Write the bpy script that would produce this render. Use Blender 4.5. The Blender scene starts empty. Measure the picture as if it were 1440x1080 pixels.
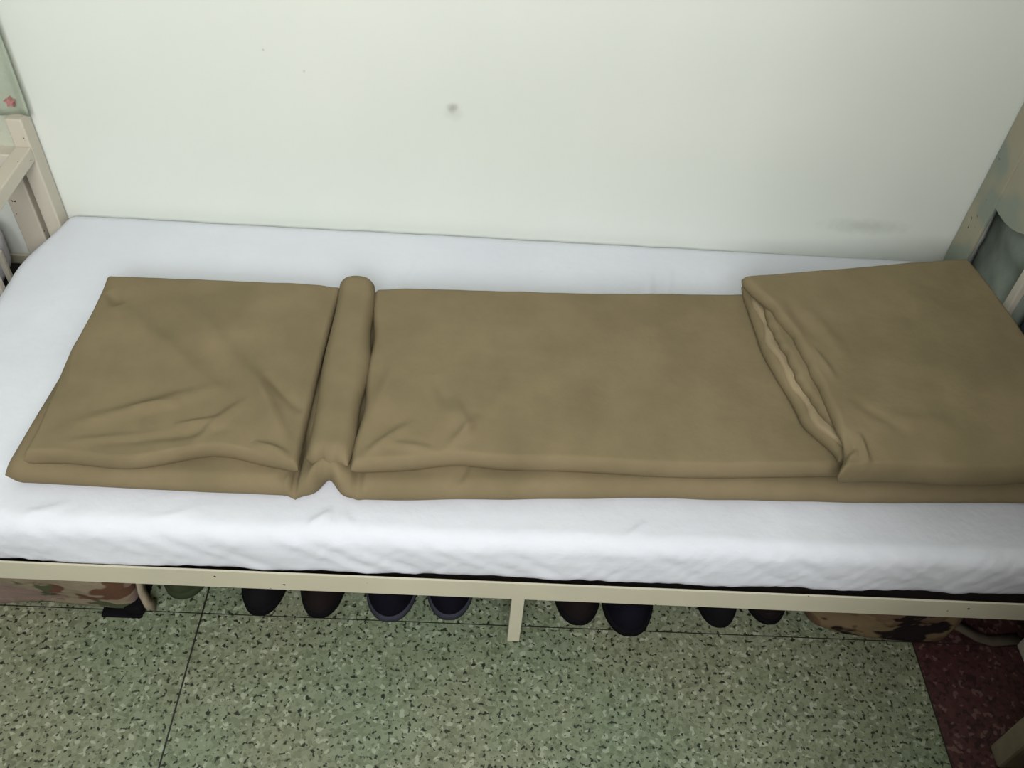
import bpy, bmesh, math, random
from mathutils import Vector, Matrix, noise
C = bpy.context.scene.collection
random.seed(4)
PI = math.pi

# ---------------------------------------------------------------- helpers
def props(o, label=None, cat=None, group=None, kind=None):
    if label: o['label'] = label
    if cat: o['category'] = cat
    if group: o['group'] = group
    if kind: o['kind'] = kind
    return o

def empty(name, loc, label, cat, group=None):
    o = bpy.data.objects.new(name, None); C.objects.link(o)
    o.location = loc; o.empty_display_size = .05
    return props(o, label, cat, group)

def link(name, bm, m, parent=None, smooth=True):
    bmesh.ops.recalc_face_normals(bm, faces=bm.faces[:])
    me = bpy.data.meshes.new(name); bm.to_mesh(me); bm.free()
    if smooth:
        for p in me.polygons: p.use_smooth = True
    me.materials.append(m)
    o = bpy.data.objects.new(name, me); C.objects.link(o)
    if parent:
        o.parent = parent
        me.transform(Matrix.Translation(-world_loc(parent)))
    return o

def world_loc(o):
    v = Vector(o.location)
    while o.parent:
        o = o.parent; v += Vector(o.location)
    return v

def box(bm, x0, x1, y0, y1, z0, z1):
    vs = [bm.verts.new((x, y, z)) for x in (x0, x1) for y in (y0, y1) for z in (z0, z1)]
    for f in ((0,1,3,2),(4,6,7,5),(0,4,5,1),(2,3,7,6),(0,2,6,4),(1,5,7,3)):
        bm.faces.new([vs[i] for i in f])

def bevbox(x0, x1, y0, y1, z0, z1, b=.002, seg=2):
    bm = bmesh.new(); box(bm, x0, x1, y0, y1, z0, z1)
    bmesh.ops.bevel(bm, geom=bm.edges[:], offset=b, segments=seg, affect='EDGES', profile=.5)
    return bm

def rbox(x0, x1, y0, y1, z0, z1, r, n, disp=None):
    """rounded box, n=(nx,ny,nz) divisions; disp(p, nrm) -> displacement vector"""
    bm = bmesh.new(); key = {}
    nx, ny, nz = n
    def ax(a, b, i, k):
        return a + (b-a)*i/k
    def V(i, j, k):
        if (i,j,k) in key: return key[(i,j,k)]
        p = Vector((ax(x0,x1,i,nx), ax(y0,y1,j,ny), ax(z0,z1,k,nz)))
        c = Vector((min(max(p.x, x0+r), x1-r), min(max(p.y, y0+r), y1-r), min(max(p.z, z0+r), z1-r)))
        d = p-c
        if d.length > 1e-9:
            nr = d.normalized(); q = c+nr*r
        else: nr = Vector((0,0,0)); q = p
        if disp: q = q+disp(q, nr)
        key[(i,j,k)] = bm.verts.new(q); return key[(i,j,k)]
    def face(a, b, c, d):
        bm.faces.new((a, b, c, d))
    for i in range(nx):
        for j in range(ny):
            for k in (0, nz): face(V(i,j,k), V(i+1,j,k), V(i+1,j+1,k), V(i,j+1,k))
    for i in range(nx):
        for k in range(nz):
            for j in (0, ny): face(V(i,j,k), V(i+1,j,k), V(i+1,j,k+1), V(i,j,k+1))
    for j in range(ny):
        for k in range(nz):
            for i in (0, nx): face(V(i,j,k), V(i,j+1,k), V(i,j+1,k+1), V(i,j,k+1))
    return bm

def nz(x, y, z=0.): return noise.noise(Vector((x, y, z)))
def sm(t): t = min(max(t, 0.), 1.); return t*t*(3-2*t)
def interp(pts, x):
    if x <= pts[0][0]: return pts[0][1]
    for (a, va), (b, vb) in zip(pts, pts[1:]):
        if x <= b:
            t = (x-a)/(b-a); t = t*t*(3-2*t)*.6+t*.4
            return va+(vb-va)*t
    return pts[-1][1]

def slab(P, zb, zt, r, nu, nv, wr=None, cor=.5):
    """closed cloth slab; P(u,v)->(x,y); zb/zt functions of (x,y); r = edge radius; wr(x,y) relief of the top"""
    bm = bmesh.new()
    def grid_par(n, L):
        a = [0.]; k = 7
        for i in range(1, k+1): a.append((1-math.cos(PI/2*i/k))*r/L)
        m = n
        for i in range(1, m): a.append(r/L+(1-2*r/L)*i/m)
        return a+[1-t for t in reversed(a[:k+1])]
    p00, p10, p01 = Vector(P(0,.5)), Vector(P(1,.5)), Vector(P(.5,0))
    LU = (Vector(P(1,.5))-Vector(P(0,.5))).length; LV = (Vector(P(.5,1))-Vector(P(.5,0))).length
    us, vs = grid_par(nu, LU), grid_par(nv, LV)
    def e(t, L):
        d = min(t, 1-t)*L
        q = max(0., 1-d/r)
        return math.sqrt(max(0., 1-q*q))
    T, B = {}, {}
    for i, u in enumerate(us):
        for j, v in enumerate(vs):
            x, y = P(u, v); f = e(u, LU)*e(v, LV)
            a, b = zb(x, y), zt(x, y); mid = (a+b)/2
            w = wr(x, y) if wr else 0.
            T[i,j] = bm.verts.new((x, y, mid+(b-mid+w)*f))
            edge = i in (0, len(us)-1) or j in (0, len(vs)-1)
            B[i,j] = T[i,j] if edge else bm.verts.new((x, y, mid-(mid-a)*f))
    for i in range(len(us)-1):
        for j in range(len(vs)-1):
            bm.faces.new((T[i,j], T[i+1,j], T[i+1,j+1], T[i,j+1]))
            q = (B[i,j], B[i,j+1], B[i+1,j+1], B[i+1,j])
            if len(set(q)) == 4 and not (all(a in (T[i,j],T[i+1,j],T[i+1,j+1],T[i,j+1]) for a in q)):
                bm.faces.new(q)
    return bm

def seg_ridge(x, y, a, b, w, amp):
    ax, ay = a; bx, by = b
    dx, dy = bx-ax, by-ay; L2 = dx*dx+dy*dy
    t = ((x-ax)*dx+(y-ay)*dy)/L2
    tc = min(max(t, 0), 1)
    px, py = ax+dx*tc, ay+dy*tc
    d2 = (x-px)**2+(y-py)**2
    taper = math.sin(PI*min(max(t*.9+.05, 0), 1))
    return amp*math.exp(-d2/(w*w))*taper

# ---------------------------------------------------------------- materials
def new_mat(name, rough=.8, spec=.3):
    m = bpy.data.materials.new(name); m.use_nodes = True
    nt = m.node_tree; b = nt.nodes['Principled BSDF']
    b.inputs['Roughness'].default_value = rough
    b.inputs['Specular IOR Level'].default_value = spec
    return m, nt, b
def node(nt, t, **kw):
    n = nt.nodes.new(t)
    for k, v in kw.items():
        if k in n.inputs.keys(): n.inputs[k].default_value = v
        else: setattr(n, k, v)
    return n
def ramp(nt, src, stops, interp_='LINEAR'):
    r = nt.nodes.new('ShaderNodeValToRGB'); r.color_ramp.interpolation = interp_
    el = r.color_ramp.elements
    while len(el) < len(stops): el.new(.5)
    for e_, (p, c) in zip(el, stops):
        e_.position = p; e_.color = (*c, 1) if len(c) == 3 else c
    nt.links.new(src, r.inputs[0]); return r
def coords(nt):
    g = nt.nodes.new('ShaderNodeNewGeometry'); return g.outputs['Position']
def mix(nt, fac, a, b, mode='MIX'):
    m = nt.nodes.new('ShaderNodeMix'); m.data_type = 'RGBA'; m.blend_type = mode
    if isinstance(fac, (int, float)): m.inputs[0].default_value = fac
    else: nt.links.new(fac, m.inputs[0])
    for s, v in ((6, a), (7, b)):
        if isinstance(v, tuple): m.inputs[s].default_value = (*v, 1)
        else: nt.links.new(v, m.inputs[s])
    return m.outputs[2]
def math_(nt, op, a, b=0., c=0.):
    n = nt.nodes.new('ShaderNodeMath'); n.operation = op
    for i, v in enumerate((a, b, c)):
        if isinstance(v, (int, float)): n.inputs[i].default_value = v
        else: nt.links.new(v, n.inputs[i])
    return n.outputs[0]
def bump(nt, b, h, strength, dist=.002):
    bp = node(nt, 'ShaderNodeBump', Strength=strength, Distance=dist)
    nt.links.new(h, bp.inputs['Height']); nt.links.new(bp.outputs[0], b.inputs['Normal'])

def cloth_mat(name, col, col2, weave=.25, scale=9, rough=.9, soft=.4, sheen=.0):
    m, nt, b = new_mat(name, rough, .15)
    pos = coords(nt)
    n1 = node(nt, 'ShaderNodeTexNoise', Scale=scale, Detail=3.); nt.links.new(pos, n1.inputs['Vector'])
    r = ramp(nt, n1.outputs[0], [(.35, col), (.68, col2)])
    nt.links.new(r.outputs[0], b.inputs['Base Color'])
    b.inputs['Sheen Weight'].default_value = sheen
    n2 = node(nt, 'ShaderNodeTexNoise', Scale=700., Detail=1.); nt.links.new(pos, n2.inputs['Vector'])
    n3 = node(nt, 'ShaderNodeTexNoise', Scale=28., Detail=3.); nt.links.new(pos, n3.inputs['Vector'])
    h = math_(nt, 'MULTIPLY_ADD', n2.outputs[0], .1*weave, math_(nt, 'MULTIPLY', n3.outputs[0], soft))
    bump(nt, b, h, 1., .006)
    return m

def plain(name, col, rough=.6, spec=.4, metal=0.):
    m, nt, b = new_mat(name, rough, spec)
    pos = coords(nt)
    n = node(nt, 'ShaderNodeTexNoise', Scale=30., Detail=3.); nt.links.new(pos, n.inputs['Vector'])
    r = ramp(nt, n.outputs[0], [(.3, tuple(c*.85 for c in col)), (.7, tuple(min(1, c*1.12) for c in col))])
    nt.links.new(r.outputs[0], b.inputs['Base Color']); b.inputs['Metallic'].default_value = metal
    return m

def paint_mat(name, col, chip=(.03,.015,.01), thr=.715, patch=None):
    """old enamel paint on steel with small rust chips"""
    m, nt, b = new_mat(name, .42, .45)
    pos = coords(nt)
    n1 = node(nt, 'ShaderNodeTexNoise', Scale=5., Detail=4.); nt.links.new(pos, n1.inputs['Vector'])
    r = ramp(nt, n1.outputs[0], [(.35, tuple(c*.9 for c in col)), (.65, col)])
    c = r.outputs[0]
    if patch:
        n4 = node(nt, 'ShaderNodeTexNoise', Scale=9., Detail=2.); nt.links.new(pos, n4.inputs['Vector'])
        f = ramp(nt, n4.outputs[0], [(.46, (0,0,0)), (.58, (1,1,1))])
        c = mix(nt, f.outputs[0], c, patch)
    n2 = node(nt, 'ShaderNodeTexNoise', Scale=55., Detail=4.); nt.links.new(pos, n2.inputs['Vector'])
    n3 = node(nt, 'ShaderNodeTexNoise', Scale=8., Detail=1.); nt.links.new(pos, n3.inputs['Vector'])
    s = math_(nt, 'MULTIPLY_ADD', n3.outputs[0], .22, n2.outputs[0])
    f = math_(nt, 'GREATER_THAN', s, thr+.13)
    nt.links.new(mix(nt, f, c, chip), b.inputs['Base Color'])
    bump(nt, b, n1.outputs[0], .25, .004)
    return m

def camo_mat(name, cols, scale=7., stretch=(1,1,1.6)):
    m, nt, b = new_mat(name, .9, .15)
    pos = coords(nt)
    mp = node(nt, 'ShaderNodeMapping'); mp.inputs['Scale'].default_value = stretch
    nt.links.new(pos, mp.inputs[0])
    c = cols[0]
    for i, col in enumerate(cols[1:]):
        n = node(nt, 'ShaderNodeTexNoise', Scale=scale*(1+.35*i), Detail=3.5, Roughness=.6)
        ad = node(nt, 'ShaderNodeVectorMath', operation='ADD'); ad.inputs[1].default_value = (i*7.3+1.7, i*3.1, i*5.9)
        nt.links.new(mp.outputs[0], ad.inputs[0]); nt.links.new(ad.outputs[0], n.inputs['Vector'])
        f = ramp(nt, n.outputs[0], [(.53, (0,0,0)), (.56, (1,1,1))])
        c = mix(nt, f.outputs[0], c, col)
    nt.links.new(c, b.inputs['Base Color'])
    n3 = node(nt, 'ShaderNodeTexNoise', Scale=24., Detail=3.); nt.links.new(pos, n3.inputs['Vector'])
    bump(nt, b, n3.outputs[0], .6, .01)
    return m

QUILT = cloth_mat('olive_brown_cotton', (.175,.141,.080), (.212,.168,.098), weave=.5, soft=.25)
QUILT2 = cloth_mat('olive_brown_cotton_inner', (.25,.20,.125), (.30,.24,.15), weave=.5, soft=.4)
SHEET = cloth_mat('white_cotton_sheet', (.655,.68,.74), (.69,.715,.775), weave=.3, scale=4, soft=.35)
CREAM = paint_mat('cream_enamel_steel', (.55,.52,.40))
CREAMF = paint_mat('cream_enamel_faded', (.56,.52,.43), thr=.70)
MOTTLE = paint_mat('worn_enamel_panel', (.36,.33,.24), thr=.70, patch=(.24,.27,.22))
BOARD = plain('bed_board_gap_shade', (.015,.010,.008), .8)  # near-black so the shade in the gap under the mattress is in the colour
LILAC = cloth_mat('lilac_grey_cotton', (.56,.55,.62), (.62,.61,.67), soft=.6)
GREENC = cloth_mat('pale_green_cotton', (.33,.38,.30), (.40,.45,.36), soft=.8)
GREENP = cloth_mat('paler_green_lining', (.46,.49,.40), (.55,.56,.46), soft=.8, scale=14)
REDM = plain('faded_red_patch', (.42,.20,.18), .9)
NAVY = plain('dark_navy_cloth', (.005,.005,.009), .85, .05)
BLACK = plain('black_leather', (.005,.005,.006), .85, .1)
MAROON = plain('dark_brown_leather', (.009,.006,.006), .85, .1)
DKGREEN = plain('dark_green_canvas', (.03,.04,.018), .9, .2)
RUBBER = plain('black_rubber', (.005,.005,.006), .85, .05)
GREYRUB = plain('grey_rubber_sole', (.035,.035,.05), .8, .1)
LINING = plain('dark_lining', (.03,.028,.03), .95, .1)
CAMO = camo_mat('desert_camouflage_cloth', [(.20,.165,.115), (.09,.045,.028), (.055,.065,.035), (.18,.13,.11)])
CAMO2 = camo_mat('brown_camouflage_cloth', [(.14,.10,.055), (.010,.006,.006), (.10,.062,.038)], 6.5)
WEB = plain('tan_webbing', (.27,.23,.17), .9, .2)
STOOLW = plain('weathered_wood', (.20,.165,.115), .75, .3)
SLATE = cloth_mat('dark_slate_cloth', (.035,.042,.055), (.05,.058,.075), soft=.6)
GREYGREEN = cloth_mat('grey_green_cloth', (.17,.20,.17), (.24,.27,.23), soft=.6)

def wall_material():
    m, nt, b = new_mat('white_plaster', .75, .25)
    pos = coords(nt)
    n1 = node(nt, 'ShaderNodeTexNoise', Scale=2.2, Detail=4.); nt.links.new(pos, n1.inputs['Vector'])
    c = ramp(nt, n1.outputs[0], [(.3, (.66,.70,.645)), (.7, (.70,.735,.685))]).outputs[0]
    n2 = node(nt, 'ShaderNodeTexNoise', Scale=60., Detail=3.); nt.links.new(pos, n2.inputs['Vector'])
    def spot(px, pz, r, col, amt, ex=1.):
        nonlocal c
        sub = node(nt, 'ShaderNodeVectorMath', operation='SUBTRACT'); sub.inputs[1].default_value = (px, 0, pz)
        nt.links.new(pos, sub.inputs[0])
        mul = node(nt, 'ShaderNodeVectorMath', operation='MULTIPLY'); mul.inputs[1].default_value = (1/ex, 1, 1)
        nt.links.new(sub.outputs[0], mul.inputs[0])
        ln = node(nt, 'ShaderNodeVectorMath', operation='LENGTH'); nt.links.new(mul.outputs[0], ln.inputs[0])
        d = math_(nt, 'MULTIPLY_ADD', math_(nt, 'SUBTRACT', n2.outputs[0], .5), r*.9, ln.outputs['Value'])
        f = ramp(nt, math_(nt, 'DIVIDE', d, r*2), [(.1, (amt,)*3), (.6, (0,0,0))])
        c = mix(nt, f.outputs[0], c, col)
    spot(-.136, .609, .011, (.30,.32,.29), .75)
    spot(-.134, .600, .02, (.45,.47,.42), .35)
    spot(-.505, .709, .003, (.3,.3,.27), .6)
    spot(.80, .375, .02, (.42,.45,.39), .45, 5.)
    spot(-.43, .67, .003, (.4,.4,.36), .5)
    nt.links.new(c, b.inputs['Base Color'])
    bump(nt, b, n1.outputs[0], .15, .01)
    return m
WALL = wall_material()

def floor_material():
    m, nt, b = new_mat('terrazzo', .5, .4)
    pos = coords(nt)
    sep = node(nt, 'ShaderNodeSeparateXYZ'); nt.links.new(pos, sep.inputs[0])
    X, Y = sep.outputs[0], sep.outputs[1]
    nd = node(nt, 'ShaderNodeTexNoise', Scale=70., Detail=2.); nt.links.new(pos, nd.inputs['Vector'])
    wob = node(nt, 'ShaderNodeVectorMath', operation='SCALE'); wob.inputs[3].default_value = .012
    nt.links.new(nd.outputs['Color'], wob.inputs[0])
    ad = node(nt, 'ShaderNodeVectorMath', operation='ADD')
    nt.links.new(pos, ad.inputs[0]); nt.links.new(wob.outputs[0], ad.inputs[1])
    v1 = node(nt, 'ShaderNodeTexVoronoi', Scale=150.); nt.links.new(ad.outputs[0], v1.inputs['Vector'])
    sc = node(nt, 'ShaderNodeSeparateColor'); nt.links.new(v1.outputs['Color'], sc.inputs[0])
    g = ramp(nt, sc.outputs[0], [(0, (.09,.10,.065)), (.13, (.12,.135,.09)), (.32, (.16,.18,.125)), (.62, (.19,.21,.155)), (.91, (.31,.33,.27))], 'CONSTANT')
    rd = ramp(nt, sc.outputs[0], [(0, (.012,.006,.006)), (.2, (.05,.018,.019)), (.62, (.07,.027,.027)), (.9, (.15,.09,.08))], 'CONSTANT')
    v2 = node(nt, 'ShaderNodeTexVoronoi', Scale=150., feature='DISTANCE_TO_EDGE'); nt.links.new(ad.outputs[0], v2.inputs['Vector'])
    n5 = node(nt, 'ShaderNodeTexNoise', Scale=120., Detail=2.); nt.links.new(pos, n5.inputs['Vector'])
    dark = ramp(nt, n5.outputs[0], [(.355, (1,1,1)), (.42, (0,0,0))])
    gg = mix(nt, .30, g.outputs[0], (.155,.18,.125))
    gg = mix(nt, dark.outputs[0], gg, (.010,.013,.007))
    tone = node(nt, 'ShaderNodeTexNoise', Scale=3., Detail=2.); nt.links.new(pos, tone.inputs['Vector'])
    tr = ramp(nt, tone.outputs[0], [(.35, (.93,1.03,.93)), (.65, (1.1,1.05,.96))])
    gg = mix(nt, 1., gg, tr.outputs[0], 'MULTIPLY')
    rr = mix(nt, .3, rd.outputs[0], (.055,.02,.02))
    f = math_(nt, 'GREATER_THAN', X, .806)
    c = mix(nt, f, gg, rr)
    def line(A, pitch, off, w=.0016):
        t = math_(nt, 'PINGPONG', math_(nt, 'SUBTRACT', A, off), pitch/2)
        t2 = math_(nt, 'ABSOLUTE', math_(nt, 'SUBTRACT', A, off))
        return math_(nt, 'LESS_THAN', math_(nt, 'MINIMUM', t, t2), w)
    ls = math_(nt, 'MAXIMUM', line(X, 1.359, -.553), line(Y, 1.36, -.823, .0011))
    c = mix(nt, ls, c, (.012,.012,.009))
    nt.links.new(c, b.inputs['Base Color'])
    return m
FLOOR = floor_material()

# ---------------------------------------------------------------- the room
def struct(name, b_, m):
    bm = bmesh.new(); box(bm, *b_); o = link(name, bm, m, smooth=False); o['kind'] = 'structure'; return o
XL, XR, YF, ZC = -2.6, 2.3, -2.65, 3.0
PX, PY = .47, -1.50
WARM = plain('warm_beige_plaster', (.30,.22,.12), .8, .2)
DADO = plain('grey_green_plaster', (.27,.29,.25), .8, .2)
struct('floor', (XL-.1, XR+.1, YF-.1, .1, -.1, 0), FLOOR)
struct('ceiling', (XL-.1, XR+.1, YF-.1, .1, ZC, ZC+.1), WALL)
struct('wall_back', (XL-.1, XR+.1, 0, .1, 0, ZC), WALL)
struct('wall_left', (XL-.1, XL, YF, 0, 0, ZC), DADO)
bm = bmesh.new(); box(bm, XR, XR+.1, YF, 0, 0, ZC); box(bm, PX, XR, -2.3, PY, 0, ZC)   # right wall, plus an added unseen block that shades the bed's right end
o = link('wall_right_with_shade_block', bm, WARM, smooth=False); o['kind'] = 'structure'
# front wall with a window opening (behind the camera)
WX0, WX1, WZ0, WZ1 = -.8, .7, 1.45, 2.85
bm = bmesh.new()
for b_ in ((XL-.1, WX0, YF-.1, YF, 0, ZC), (WX1, XR+.1, YF-.1, YF, 0, ZC), (WX0, WX1, YF-.1, YF, 0, WZ0), (WX0, WX1, YF-.1, YF, WZ1, ZC)):
    box(bm, *b_)
o = link('wall_front', bm, DADO, smooth=False); o['kind'] = 'structure'
bm = bmesh.new()
for b_ in ((WX0, WX0+.05, YF-.07, YF-.02, WZ0, WZ1), (WX1-.05, WX1, YF-.07, YF-.02, WZ0, WZ1), (WX0, WX1, YF-.07, YF-.02, WZ0, WZ0+.05),
           (WX0, WX1, YF-.07, YF-.02, WZ1-.05, WZ1), ((WX0+WX1)/2-.025, (WX0+WX1)/2+.025, YF-.07, YF-.02, WZ0, WZ1)):
    box(bm, *b_)
o = link('window_1', bm, CREAMF, smooth=False); o['kind'] = 'structure'

# ---------------------------------------------------------------- bed frame
RZ0, RZ1 = .156, .206
bed = empty('bed_frame', (0, -.45, 0), 'cream painted steel bed frame with chipped paint carrying the white mattress', 'bed frame')
def angle_rail(x0, x1):
    bm = bmesh.new()
    # L profile: vertical face to the front, flange inward at the bottom
    box(bm, x0, x1, -.856, -.852, RZ0, RZ1)
    box(bm, x0, x1, -.852, -.815, RZ0, RZ0+.004)
    return bm
bm = angle_rail(-1.05, 1.05)
link('side_rail', bm, CREAM, bed, smooth=False)
link('side_rail', bevbox(-1.01, 1.01, -.012, -.004, RZ0, RZ1-.006, .001), CREAMF, bed, smooth=False)
for x in (-1.058, 1.03):
    link('end_rail', bevbox(x, x+.006, -.84, -.04, RZ0, RZ1-.03, .001), CREAMF, bed, smooth=False)
link('bed_board', bevbox(-1.03, 1.025, -.8515, -.014, RZ0+.005, RZ0+.017, .001), BOARD, bed, smooth=False)  # board carried out over the flange as painted shade for the gap
# legs and posts
link('middle_leg', bevbox(.0225, .0455, -.8555, -.833, 0, RZ0, .0015), CREAM, bed, smooth=False)
link('middle_leg', bevbox(.02, .045, -.035, -.012, 0, RZ0, .0015), CREAM, bed, smooth=False)
def post(x0, x1, y0, y1, z1, m=CREAMF):
    o = link('corner_post', bevbox(x0, x1, y0, y1, 0, z1, .003), m, bed, smooth=False); return o
post(-1.038, -1.004, -.046, -.006, .552)
post(-1.09, -1.052, -.86, -.82, .552)
head = link('head_rail', bevbox(-1.036, -1.004, -.83, -.0465, .458, .490, .003), CREAMF, bed, smooth=False)
for y in (-.25, -.42, -.6):
    link('head_bar', bevbox(-1.062, -1.052, y-.008, y+.008, .17, .475, .002), CREAMF, bed, smooth=False)
# foot end: wide sheet-steel back post, gusset with rounded corner, bars
post(1.012, 1.05, -.86, -.82, .80)
fp = link('foot_post', bevbox(1.008, 1.016, -.085, -.004, 0, 1.15, .003), MOTTLE, bed, smooth=False)
fp['label'] = 'wide mottled beige steel foot post with rust chips'
# gusset: quarter-rounded sheet in the plane x=1.012
bm = bmesh.new()
pts = [(-.08, .62), (-.08, .50)]
for k in range(13):
    a = PI/2*k/12
    pts.append((-.11-.16*math.sin(a)*1.0, .50+.12*(1-math.cos(a)) - 0*.0))
pts += [(-.27, .95), (-.08, .95)]
f1 = [bm.verts.new((1.010, y, z)) for y, z in pts]; f2 = [bm.verts.new((1.015, y, z)) for y, z in pts]
bm.faces.new(f1); bm.faces.new(f2[::-1])
for i in range(len(pts)):
    j = (i+1) % len(pts); bm.faces.new((f1[i], f1[j], f2[j], f2[i]))
link('gusset_plate', bm, MOTTLE, bed, smooth=False)
link('foot_bar', bevbox(1.012, 1.028, -.285, -.262, .17, 1.1, .003), CREAMF, bed, smooth=False)
link('foot_rail', bevbox(1.017, 1.03, -.83, -.09, .93, .96, .003), CREAMF, bed, smooth=False)

# ---------------------------------------------------------------- mattress
def mat_disp(p, n):
    x, y, z = p
    d = Vector((0, 0, -.002 if z > .2 else 0))
    # front slants back slightly towards the right, bulging left end
    if x < -.5:
        k = (-.5-x)/.5
        s = sm((-y)/.22)
        d.x -= .045*s*k
        if z > .29: pass
    k = sm((-.78-y)/.05)
    if k > 0:
        fz = 1-abs((z-.25)/.06)
        fx = nz(x*9, z*8, 2.)*.004 + nz(x*28+z*40, z*9, 5.)*.0022 + nz(x*60-z*50, z*14, 9.)*.0012
        d.y += (fx*1.2 - .003*fz)*k
        d.y += .017*(x+1)/2*k
        d.z += .004*nz(x*7, 3.)*k*sm((.24-z)/.03)
    k = sm((z-.285)/.015)*sm((y+.845)/.03)
    if k > 0:
        d.z += nz(x*5, y*7, 1.)*.0022 + nz(x*17, y*6, 4.)*.0014
        # small creases behind the quilt and in front of it
        for a, b_, w, am in (((-.21,-.20),(-.20,-.10),.007,.004), ((-.235,-.24),(-.215,-.15),.006,.003), ((.30,-.23),(.31,-.12),.008,.004), ((.34,-.2),(.36,-.1),.006,.003),
                             ((-.78,-.84),(-.70,-.80),.007,.004), ((-.33,-.84),(-.29,-.79),.006,.005), ((-.29,-.85),(-.29,-.79),.005,.004), ((-.24,-.85),(-.27,-.79),.006,.004),
                             ((.2,-.84),(.24,-.78),.006,.004), ((-.62,-.85),(-.5,-.80),.008,.003), ((-.9,-.8),(-.84,-.72),.006,.003)):
            d.z += seg_ridge(x, y, a, b_, w, am)*k
    return d
bm = rbox(-1.0, 1.0, -.848, -.006, .178, .306, .03, (330, 120, 18), mat_disp)
m_ = link('mattress', bm, SHEET)
props(m_, 'long white mattress wrapped in a smooth sheet under the olive brown quilt', 'mattress')

# ---------------------------------------------------------------- quilt
Q = empty('quilt', (0, -.53, .306), 'olive brown quilt folded into a long strip on the white mattress, right end doubled over', 'quilt')
def fb(x, y, a=.0012): return nz(x*7, y*9, 3)*a*1.5 + nz(x*22, y*19, 8)*a
G = lambda t: math.exp(-t*t)
# lower layer
def yf_low(x):
    y = interp([(-.83,-.766), (-.80,-.775), (-.5,-.777), (-.352,-.776), (-.238,-.778), (.0,-.765), (.234,-.748), (.6,-.738), (.92,-.722), (1.0,-.72)], x)
    y += .022*G((x+.297)/.018) - .004*G((x+.350)/.012)
    return y + nz(x*9, 1.)*.003
def P_low(u, v):
    x = -.825+u*1.80
    y = yf_low(x)*(1-v)+(-.314)*v
    return (x+.03*(v)*(1-u)**4, y)
def zt_low(x, y):
    f = sm((-.64-y)/.08)
    z = .352 - .022*f*G((x+.350)/.006) - .013*G((x+.246)/.007)*f
    z += .030*f*G((x+.295)/.032)
    z += .006*G((x+.80)/.05)
    return z
def zb_low(x, y):
    f = sm((-.70-y)/.05)
    return .3065 + .016*f*G((x+.295)/.014)
def w_low(x, y):
    s = fb(x, y, .001)
    s += seg_ridge(x, y, (-.09,-.775), (-.06,-.70), .007, -.006)
    s += seg_ridge(x, y, (-.285,-.76), (-.255,-.80), .006, .008)
    s += seg_ridge(x, y, (-.31,-.74), (-.335,-.79), .006, .007)
    s += seg_ridge(x, y, (-.70,-.775), (-.38,-.765), .004, -.003)
    s += seg_ridge(x, y, (-.375,-.775), (-.36,-.73), .006, -.007)
    return s
link('lower_layer', slab(P_low, zb_low, zt_low, .024, 330, 60, w_low), QUILT, Q)
# quad helper with per-edge front curve
def quad(bl, br, fr, fl, front=None, back=None, left=None, right=None):
    def P(u, v):
        x = (fl[0]*(1-u)+fr[0]*u)*(1-v)+(bl[0]*(1-u)+br[0]*u)*v
        y = (fl[1]*(1-u)+fr[1]*u)*(1-v)+(bl[1]*(1-u)+br[1]*u)*v
        if front: y += front(u)*(1-v)
        if back: y += back(u)*v
        if left: x += left(v)*(1-u)
        if right: x += right(v)*u
        return (x, y)
    return P
# left panel
def w_left(x, y):
    s = fb(x, y, .0016)
    for a, b_, w, am in (((-.74,-.40),(-.50,-.62),.022,.006), ((-.62,-.38),(-.42,-.62),.02,.005), ((-.73,-.70),(-.50,-.60),.014,.006), ((-.68,-.73),(-.47,-.69),.012,-.005),
                         ((-.52,-.72),(-.45,-.62),.010,.005), ((-.46,-.55),(-.365,-.72),.014,.007), ((-.43,-.56),(-.36,-.64),.010,-.005), ((-.42,-.72),(-.36,-.74),.008,.006),
                         ((-.78,-.5),(-.76,-.62),.01,.004), ((-.77,-.36),(-.74,-.40),.012,-.006), ((-.64,-.66),(-.56,-.64),.008,.005), ((-.56,-.69),(-.49,-.67),.006,.004),
                         ((-.72,-.735),(-.55,-.70),.008,.004)):
        s += seg_ridge(x, y, a, b_, w, am)*1.35
    return s
P_l = quad((-.793,-.311), (-.337,-.302), (-.343,-.757), (-.783,-.764),
           front=lambda u: .028*math.exp(-((u-.72)/.20)**2)-.004*G((u-1)/.05)+.004*math.sin(u*13), right=lambda v: -.004*math.sin(PI*v), left=lambda v: .003*math.sin(3*PI*v))
link('end_panel', slab(P_l, lambda x, y: .350, lambda x, y: .386-.006*G((x+.35)/.02), .010, 150, 150, w_left), QUILT, Q)
# ridge between the two creases
P_r = quad((-.341,-.290), (-.273,-.289), (-.262,-.742), (-.333,-.737),
           front=lambda u: -.006*abs(math.sin(u*PI*2.5)), back=lambda u: .012*math.sin(PI*u), right=lambda v: .012*math.sin(PI*v)+.003*math.sin(v*PI*5), left=lambda v: .002*math.sin(v*PI*3))
link('ridge_fold', slab(P_r, lambda x, y: .345, lambda x, y: .400+.004*nz(y*9, 2.), .026, 40, 140, lambda x, y: fb(x, y, .0012)+nz(x*50, y*9)*.0012), QUILT, Q)
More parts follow.
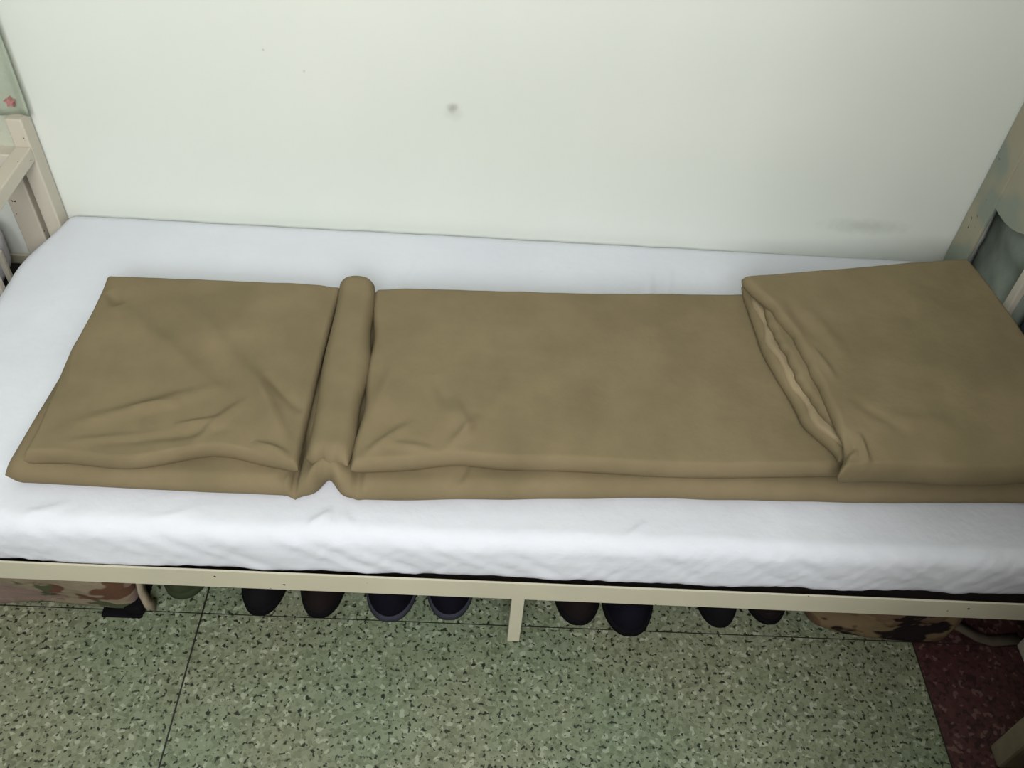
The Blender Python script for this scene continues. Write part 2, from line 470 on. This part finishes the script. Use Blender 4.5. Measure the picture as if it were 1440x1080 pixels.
# middle panel, running on underneath the doubled-over end
def w_mid(x, y):
    s = fb(x, y, .0011)
    for a, b_, w, am in (((-.10,-.60),(-.06,-.69),.012,.005), ((-.05,-.64),(-.10,-.72),.010,.006), ((-.20,-.50),(-.245,-.70),.014,.005), ((-.16,-.66),(-.24,-.74),.010,.006),
                         ((.0,-.55),(-.03,-.64),.014,.004), ((-.13,-.55),(-.10,-.63),.012,-.004), ((-.2,-.71),(-.12,-.72),.008,.004)):
        s += seg_ridge(x, y, a, b_, w, am)*1.2
    return s
P_m = quad((-.269,-.308), (.97,-.232), (.97,-.700), (-.257,-.752),
           front=lambda u: .012*G((u-.14)/.05)+.008*G((u-.3)/.12)+.004*math.sin(u*11), back=lambda u: -.02*math.sin(PI*min(u*1.2, 1))*.5, left=lambda v: .008*math.sin(PI*v)-.003*math.sin(PI*5*v))
link('middle_panel', slab(P_m, lambda x, y: .350, lambda x, y: .388+.006*sm((x+.26)/.06)-.003, .012, 320, 130, w_mid), QUILT, Q)
# doubled-over right end: two layers with an open edge to the left and a thin lining roll between them
OUT = [(-.76,.556), (-.703,.552), (-.624,.506), (-.441,.468), (-.29,.460)]
def xl_at(y, dx=0.): return interp(sorted(OUT), y)+dx
def P_f1(u, v):
    y = -.715*(1-v)+(-.272)*v + .02*u*(1-v) - .0
    x0 = xl_at(y, .004)
    return (x0*(1-u)+(.965)*u, y+(.035*v*u))
link('folded_under_layer', slab(P_f1, lambda x, y: .389, lambda x, y: .418, .013, 120, 120, lambda x, y: fb(x, y, .001)), QUILT, Q)
def P_f2(u, v):
    y = -.728*(1-v)+(-.288)*v
    x0 = xl_at(y, .013)+.0035*math.sin(y*60)+.002*nz(y*40, 2.)
    return (x0*(1-u)+(x0+.10)*u, y)
link('inner_lining_roll', slab(P_f2, lambda x, y: .408, lambda x, y: .424, .007, 24, 160, lambda x, y: nz(x*60, y*30)*.003), QUILT2, Q)
def P_f2b(u, v):
    y = -.735*(1-v)+(-.300)*v
    x0 = xl_at(y, .024)+.004*math.sin(y*38+1)+.003*nz(y*50, 9.)
    return (x0*(1-u)+.95*u, y+.03*u*v)
link('folded_inner_layer', slab(P_f2b, lambda x, y: .417, lambda x, y: .442, .010, 60, 150, lambda x, y: nz(x*40, y*25)*.0025), QUILT, Q)
def P_f3(u, v):
    yl = -.764*(1-v)+(-.303)*v; yr = -.742*(1-v)+(-.205)*v
    y = yl*(1-u)+yr*u + .004*math.sin(u*9)*(1-v)
    x0 = interp([(-.77,.536), (-.73,.553), (-.62,.541), (-.552,.532), (-.47,.520), (-.395,.494), (-.31,.449)], yl)
    x0 += .003*nz(yl*30, 7.)
    xr = .925+.06*(1-v)**.6
    return (x0*(1-u)+xr*u, y)
def w_f3(x, y):
    s = fb(x, y, .0014)
    for a, b_, w, am in (((.52,-.36),(.55,-.48),.014,-.005), ((.56,-.40),(.60,-.54),.015,.004), ((.60,-.68),(.74,-.66),.018,.005), ((.58,-.62),(.66,-.70),.012,-.004),
                         ((.575,-.70),(.58,-.76),.006,.010), ((.553,-.69),(.558,-.75),.006,-.008), ((.545,-.74),(.57,-.735),.007,.008), ((.54,-.50),(.565,-.58),.008,.005)):
        s += seg_ridge(x, y, a, b_, w, am)
    return s
link('folded_top_layer', slab(P_f3, lambda x, y: .432-.035*sm((-.70-y)/.05), lambda x, y: .462-.012*sm((-.68-y)/.08), .011, 130, 130, w_f3), QUILT, Q)

# ---------------------------------------------------------------- shoes under the bed
def make_shoe(x, ytoe, W, H, mat_u, mat_s, label, group, rot=0., L=.27):
    t = empty('shoe', (x, ytoe+L/2, 0), label, 'shoe', group); 
    def half(s):   # half width along the length, s from the toe 0 to the heel 1
        w = 1.
        if s < .3: w *= math.sqrt(max(0., 1-(1-s/.3)**2.2))
        if s > .86: w *= math.sqrt(max(0., 1-((s-.86)/.14)**2.))
        return W/2*w*(1-.16*sm((s-.3)/.25)-.03*sm((s-.6)/.3))
    def ring(bm, n, z, k, s0=.0, grow=0.):
        vs = []
        for i in range(n):
            a = 2*PI*i/n
            s = .5-.5*math.cos(a); sg = 1 if math.sin(a) > 0 else -1
            vs.append(bm.verts.new((sg*(half(s)+grow)*k, (s-.5)*(L+grow*2)*(1 if k == 1 else .97), z)))
        return vs
    # sole
    bm = bmesh.new(); n = 48
    rs = [ring(bm, n, z, 1., grow=g) for z, g in ((0, .001), (.002, .003), (.016, .003), (.018, .001))]
    for a, b_ in zip(rs, rs[1:]):
        for i in range(n): bm.faces.new((a[i], a[(i+1) % n], b_[(i+1) % n], b_[i]))
    bm.faces.new(rs[0]); bm.faces.new(rs[-1])
    for v in bm.verts: v.co += Vector((x, ytoe+L/2, 0))
    link('sole', bm, mat_s, t)
    # upper as a shell with a foot opening
    bm = bmesh.new(); NS, NU = 40, 20
    g = {}
    for i in range(NS+1):
        s = .5-.5*math.cos(PI*i/NS)
        hh = half(s)
        top = H*(.62+.38*sm((s-.12)/.35))*(math.sqrt(max(0., 1-(1-min(s/.12, 1))**2)))*(1 if s < .9 else math.sqrt(max(0, 1-((s-.9)/.1)**2))*.4+.6)
        for j in range(NU+1):
            u = -1+2*j/NU; uu = math.sin(u*PI/2)
            zz = .016+(top-.0)*max(0., 1-abs(uu)**2.6)**.5
            inside = ((s-.66)/.26)**2+(uu/.72)**2
            if inside < 1: zz = .03 + (zz-.03)*sm((inside-.72)/.28)
            g[i, j] = bm.verts.new((uu*hh, (s-.5)*L, zz))
    for i in range(NS):
        for j in range(NU):
            bm.faces.new((g[i,j], g[i+1,j], g[i+1,j+1], g[i,j+1]))
    bmesh.ops.remove_doubles(bm, verts=bm.verts[:], dist=1e-5)
    for v in bm.verts: v.co += Vector((x, ytoe+L/2, 0))
    link('upper', bm, mat_u, t)
    # collar around the opening
    bm = bmesh.new(); n = 32; rr = []
    for i in range(n):
        a = 2*PI*i/n; c = Vector((math.cos(a)*.72*W*.41, (.66-.5+.26*math.sin(a))*L, .016+H*(.93 if math.sin(a) > -.3 else .86)*max(0., 1-(.72*abs(math.cos(a)))**2.6)**.5))
        q = []
        for k in range(6):
            b_ = 2*PI*k/6; rad = Vector((math.cos(a), math.sin(a), 0))
            q.append(bm.verts.new(c+rad*.0035*math.cos(b_)+Vector((0, 0, .0035*math.sin(b_)))))
        rr.append(q)
    for i in range(n):
        for k in range(6):
            bm.faces.new((rr[i][k], rr[(i+1) % n][k], rr[(i+1) % n][(k+1) % 6], rr[i][(k+1) % 6]))
    for v in bm.verts: v.co += Vector((x, ytoe+L/2, 0))
    link('collar', bm, LINING, t)
    t.rotation_euler = (0, 0, rot)
    return t
gs = 'shoes lined up under the bed'
make_shoe(-.447, -.822, .080, .07, BLACK, RUBBER, 'black round-toed shoe under the bed, first one right of the long floor joint', gs)
make_shoe(-.335, -.822, .080, .07, MAROON, RUBBER, 'dark brown round-toed shoe, second dark one right of the floor joint', gs)
make_shoe(-.203, -.824, .094, .075, NAVY, GREYRUB, 'wide navy shoe with bluish rim, second left of the short middle leg', gs)
make_shoe(-.090, -.815, .088, .075, NAVY, GREYRUB, 'navy shoe with bluish rim, first left of the short middle leg', gs)
make_shoe(.158, -.815, .088, .075, MAROON, RUBBER, 'dark purplish shoe, first one right of the short middle leg', gs)
make_shoe(.255, -.834, .094, .078, NAVY, RUBBER, 'large black shoe standing furthest forward, second right of the middle leg', gs)
make_shoe(.432, -.808, .078, .07, BLACK, RUBBER, 'small black shoe in shade, third right of the middle leg', gs)
make_shoe(.530, -.797, .082, .065, MAROON, RUBBER, 'small dark shoe in shade, next to the brown camouflage bag', gs)
make_shoe(-.600, -.794, .090, .07, DKGREEN, DKGREEN, 'dark green canvas shoe peeping out beside the left camouflage bag', gs)

# ---------------------------------------------------------------- camouflage bags
def bagd(amp, seed):
    def f(p, n):
        x, y, z = p
        w = nz(x*9, y*9+seed, z*11)*amp + nz(x*24+seed, y*20, z*28)*amp*.4
        v = n*w
        if n.length < .1: v = Vector((0, w*.6 if y < -.5 else 0, 0))
        if z < .012: v.z = 0
        return v
    return f
b1 = empty('camouflage_bag', (-.80, -.66, 0), 'desert camouflage kit bag with tan strap under the left end of the bed', 'bag', 'camouflage bags under the bed')
link('bag_body', rbox(-.985, -.665, -.832, -.50, .004, .146, .028, (60, 50, 26), bagd(.008, 1.)), CAMO, b1)
bm = rbox(-.735, -.660, -.840, -.70, 0, .007, .003, (20, 20, 4))
link('base_trim', bm, RUBBER, b1)
def strap(pts, w, th, up):
    bm = bmesh.new(); rings = []
    for i, p in enumerate(pts):
        p = Vector(p); a = Vector(pts[max(i-1, 0)]); c = Vector(pts[min(i+1, len(pts)-1)])
        t = (c-a).normalized(); s = t.cross(Vector(up)).normalized(); n_ = s.cross(t)
        rings.append([bm.verts.new(p+s*w/2*a_+n_*th/2*b_) for a_, b_ in ((-1,-1),(1,-1),(1,1),(-1,1))])
    for r0, r1 in zip(rings, rings[1:]):
        for k in range(4): bm.faces.new((r0[k], r0[(k+1) % 4], r1[(k+1) % 4], r1[k]))
    bm.faces.new(rings[0]); bm.faces.new(rings[-1])
    return bm
link('strap', strap([(-.672,-.75,.125), (-.660,-.79,.10), (-.653,-.815,.06), (-.648,-.822,.03), (-.640,-.816,.008)], .022, .004, (1,0,.3)), WEB, b1)
link('corner_patch', rbox(-.690, -.655, -.838, -.80, .003, .03, .008, (8,8,8)), RUBBER, b1)
b2 = empty('camouflage_bag', (.74, -.62, 0), 'brown and black camouflage bag slumped under the right end of the bed', 'bag', 'camouflage bags under the bed')
def bd2(p, n):
    v = bagd(.010, 5.)(p, n)
    x, y, z = p
    v.y += .022*sm((.72-x)/.12)*sm((-.6-y)/.2)
    v.y += .03*sm((x-.84)/.06)*sm((-.6-y)/.2)
    return v
link('bag_body', rbox(.585, .885, -.838, -.46, .004, .142, .04, (60, 60, 26), bd2), CAMO2, b2)
link('strap', strap([(.872,-.79,.030), (.90,-.80,.022), (.93,-.812,.012), (.96,-.818,.006), (1.02,-.81,.006)], .022, .004, (0,0,1)), plain('dark_webbing', (.10,.08,.06), .9, .2), b2)

# ---------------------------------------------------------------- wooden stool at the right front
st = empty('wooden_stool', (1.04, -1.16, 0), 'weathered wooden stool standing on the dark red floor at the lower right', 'stool')
for x, y in ((.885, -1.04), (1.16, -1.04), (.885, -1.28), (1.16, -1.28)):
    link('leg', bevbox(x, x+.045, y-.02, y+.02, 0, .42, .006), STOOLW, st, smooth=False)
link('seat', bevbox(.865, 1.225, -1.33, -1.0, .42, .45, .006), STOOLW, st, smooth=False)
for y in (-1.04, -1.28):
    link('stretcher', bevbox(.93, 1.16, y-.01, y+.01, .12, .15, .002), STOOLW, st, smooth=False)

# ---------------------------------------------------------------- neighbours on the left
nb = empty('neighbour_bed_frame', (-1.6, -.4, 0), 'cream steel post and rod of the next bed at the left edge', 'bed frame')
link('corner_post', bevbox(-1.098, -1.047, -.050, -.008, 0, .47, .003), CREAMF, nb, smooth=False)
link('corner_post', bevbox(-1.15, -1.11, -.86, -.82, 0, .47, .003), CREAMF, nb, smooth=False)
link('side_rail', bevbox(-2.3, -1.11, -.86, -.854, .12, .17, .001), CREAM, nb, smooth=False)
link('side_rail', bevbox(-2.3, -1.10, -.012, -.004, .12, .17, .001), CREAM, nb, smooth=False)
link('end_bar', bevbox(-1.108, -1.096, -.150, -.138, .02, .29, .003), CREAMF, nb, smooth=False)
link('end_rail', bevbox(-1.125, -1.112, -.83, -.05, .12, .15, .002), CREAMF, nb, smooth=False)
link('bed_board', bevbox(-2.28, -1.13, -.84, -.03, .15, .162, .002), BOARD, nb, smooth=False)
bm = rbox(-2.25, -1.125, -.84, -.03, .163, .33, .06, (40, 40, 14), bagd(.004, 3.))
props(link('neighbour_mattress', bm, LILAC), 'lilac grey mattress end of the next bed at the left edge', 'mattress')
# hanging cloth
def hang(x0, x1, y0, z0, z1, seed, amp=.010, hem=.0):
    bm = bmesh.new(); nx_, nz_ = 60, 40; g = {}
    for side in (0, 1):
        for i in range(nx_+1):
            for k in range(nz_+1):
                x = x0+(x1-x0)*i/nx_; t = k/nz_
                zz0 = z0 + hem*(1-((x-x0)/(x1-x0)))**2 - hem*.6
                z = zz0+(z1-zz0)*t
                y = y0 - abs(math.sin((x-x1-.06)*38+.5*nz(x*6, z*4)))*amp*(1-.3*t) - .002*nz(x*20, z*12, seed)
                g[side, i, k] = bm.verts.new((x, y+(.004 if side else 0), z))
    for s in (0, 1):
        for i in range(nx_):
            for k in range(nz_):
                bm.faces.new((g[s,i,k], g[s,i+1,k], g[s,i+1,k+1], g[s,i,k+1]))
    for i in range(nx_):
        for k in (0, nz_): bm.faces.new((g[0,i,k], g[0,i+1,k], g[1,i+1,k], g[1,i,k]))
    for k in range(nz_):
        for i in (0, nx_): bm.faces.new((g[0,i,k], g[0,i,k+1], g[1,i,k+1], g[1,i,k]))
    return bm
gc = empty('hanging_cloth', (-1.2, -.02, .58), 'pale green cloth with a faded red mark hanging on the wall above the left post', 'cloth')
link('outer_layer', hang(-1.40, -.992, -.024, .570, 1.25, .3, hem=.03), GREENC, gc)
link('lining', hang(-1.40, -1.006, -.010, .40, .70, 1.1, .006), GREENP, gc)
bm = bmesh.new()
vs = []
for i in range(10):
    a = PI/2+2*PI*i/10; r = .011 if i % 2 == 0 else .0055
    vs.append((-1.018+math.cos(a)*r, .585+math.sin(a)*r))
A = [bm.verts.new((x, -.040, z)) for x, z in vs]; B = [bm.verts.new((x, -.030, z)) for x, z in vs]
bm.faces.new(A); bm.faces.new(B[::-1])
for i in range(10): bm.faces.new((A[i], A[(i+1) % 10], B[(i+1) % 10], B[i]))
link('red_mark', bm, REDM, gc, smooth=False)

# ---------------------------------------------------------------- neighbours on the right
fb_ = rbox(1.045, 1.30, -.255, -.02, .16, .50, .04, (30, 26, 30), bagd(.010, 8.))
nr = empty('neighbour_bed_frame', (1.7, -.4, 0), 'steel frame of the next bed beyond the foot end at the right edge', 'bed frame')
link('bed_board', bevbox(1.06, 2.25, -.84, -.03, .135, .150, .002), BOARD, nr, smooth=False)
for x, y in ((1.06, -.07), (1.06, -.84), (2.21, -.07), (2.21, -.84)):
    link('leg', bevbox(x, x+.04, y, y+.04, 0, .135, .002), CREAM, nr, smooth=False)
props(link('bedding_bundle', fb_, GREYGREEN), 'grey green bedding bundle seen behind the foot post at the right edge', 'bedding')
nv = rbox(1.05, 1.42, -.62, -.285, .152, .445, .03, (30, 30, 20), bagd(.008, 12.))
props(link('folded_blanket', nv, SLATE), 'dark slate blue folded blanket beyond the bed foot at the right edge', 'blanket')

# ---------------------------------------------------------------- light
def area(name, loc, rot, sx, sy, e, col):
    l = bpy.data.lights.new(name, 'AREA'); l.shape = 'RECTANGLE'; l.size = sx; l.size_y = sy; l.energy = e; l.color = col
    o = bpy.data.objects.new(name, l); C.objects.link(o); o.location = loc; o.rotation_euler = rot; return o
area('window_daylight', ((WX0+WX1)/2, YF-.05, (WZ0+WZ1)/2), (PI/2, 0, 0), WX1-WX0-.1, WZ1-WZ0-.1, 67, (1., .99, .985))
w = bpy.data.worlds.new('world'); bpy.context.scene.world = w; w.use_nodes = True
w.node_tree.nodes['Background'].inputs[0].default_value = (.8, .9, 1, 1); w.node_tree.nodes['Background'].inputs[1].default_value = .5

# ---------------------------------------------------------------- camera
cam = bpy.data.cameras.new('camera'); co = bpy.data.objects.new('camera', cam); C.objects.link(co)
cam.sensor_fit = 'HORIZONTAL'; cam.sensor_width = 36; cam.lens = 36*1257.33/1440
r = Vector((.99828785, .01354479, .05690253)); u = Vector((-.04900142, .72488578, .68712405)); f = Vector((.03194088, .6887359, -.72430838))
M = Matrix((r, u, -f)).transposed().to_4x4(); M.translation = Vector((-.04542902, -1.66181809, 1.54950681))
co.matrix_world = M; cam.clip_start = .05
bpy.context.scene.camera = co
vs_ = bpy.context.scene.view_settings
vs_.view_transform = 'Standard'; vs_.look = 'None'; vs_.gamma = 1; vs_.use_curve_mapping = False; vs_.exposure = .6
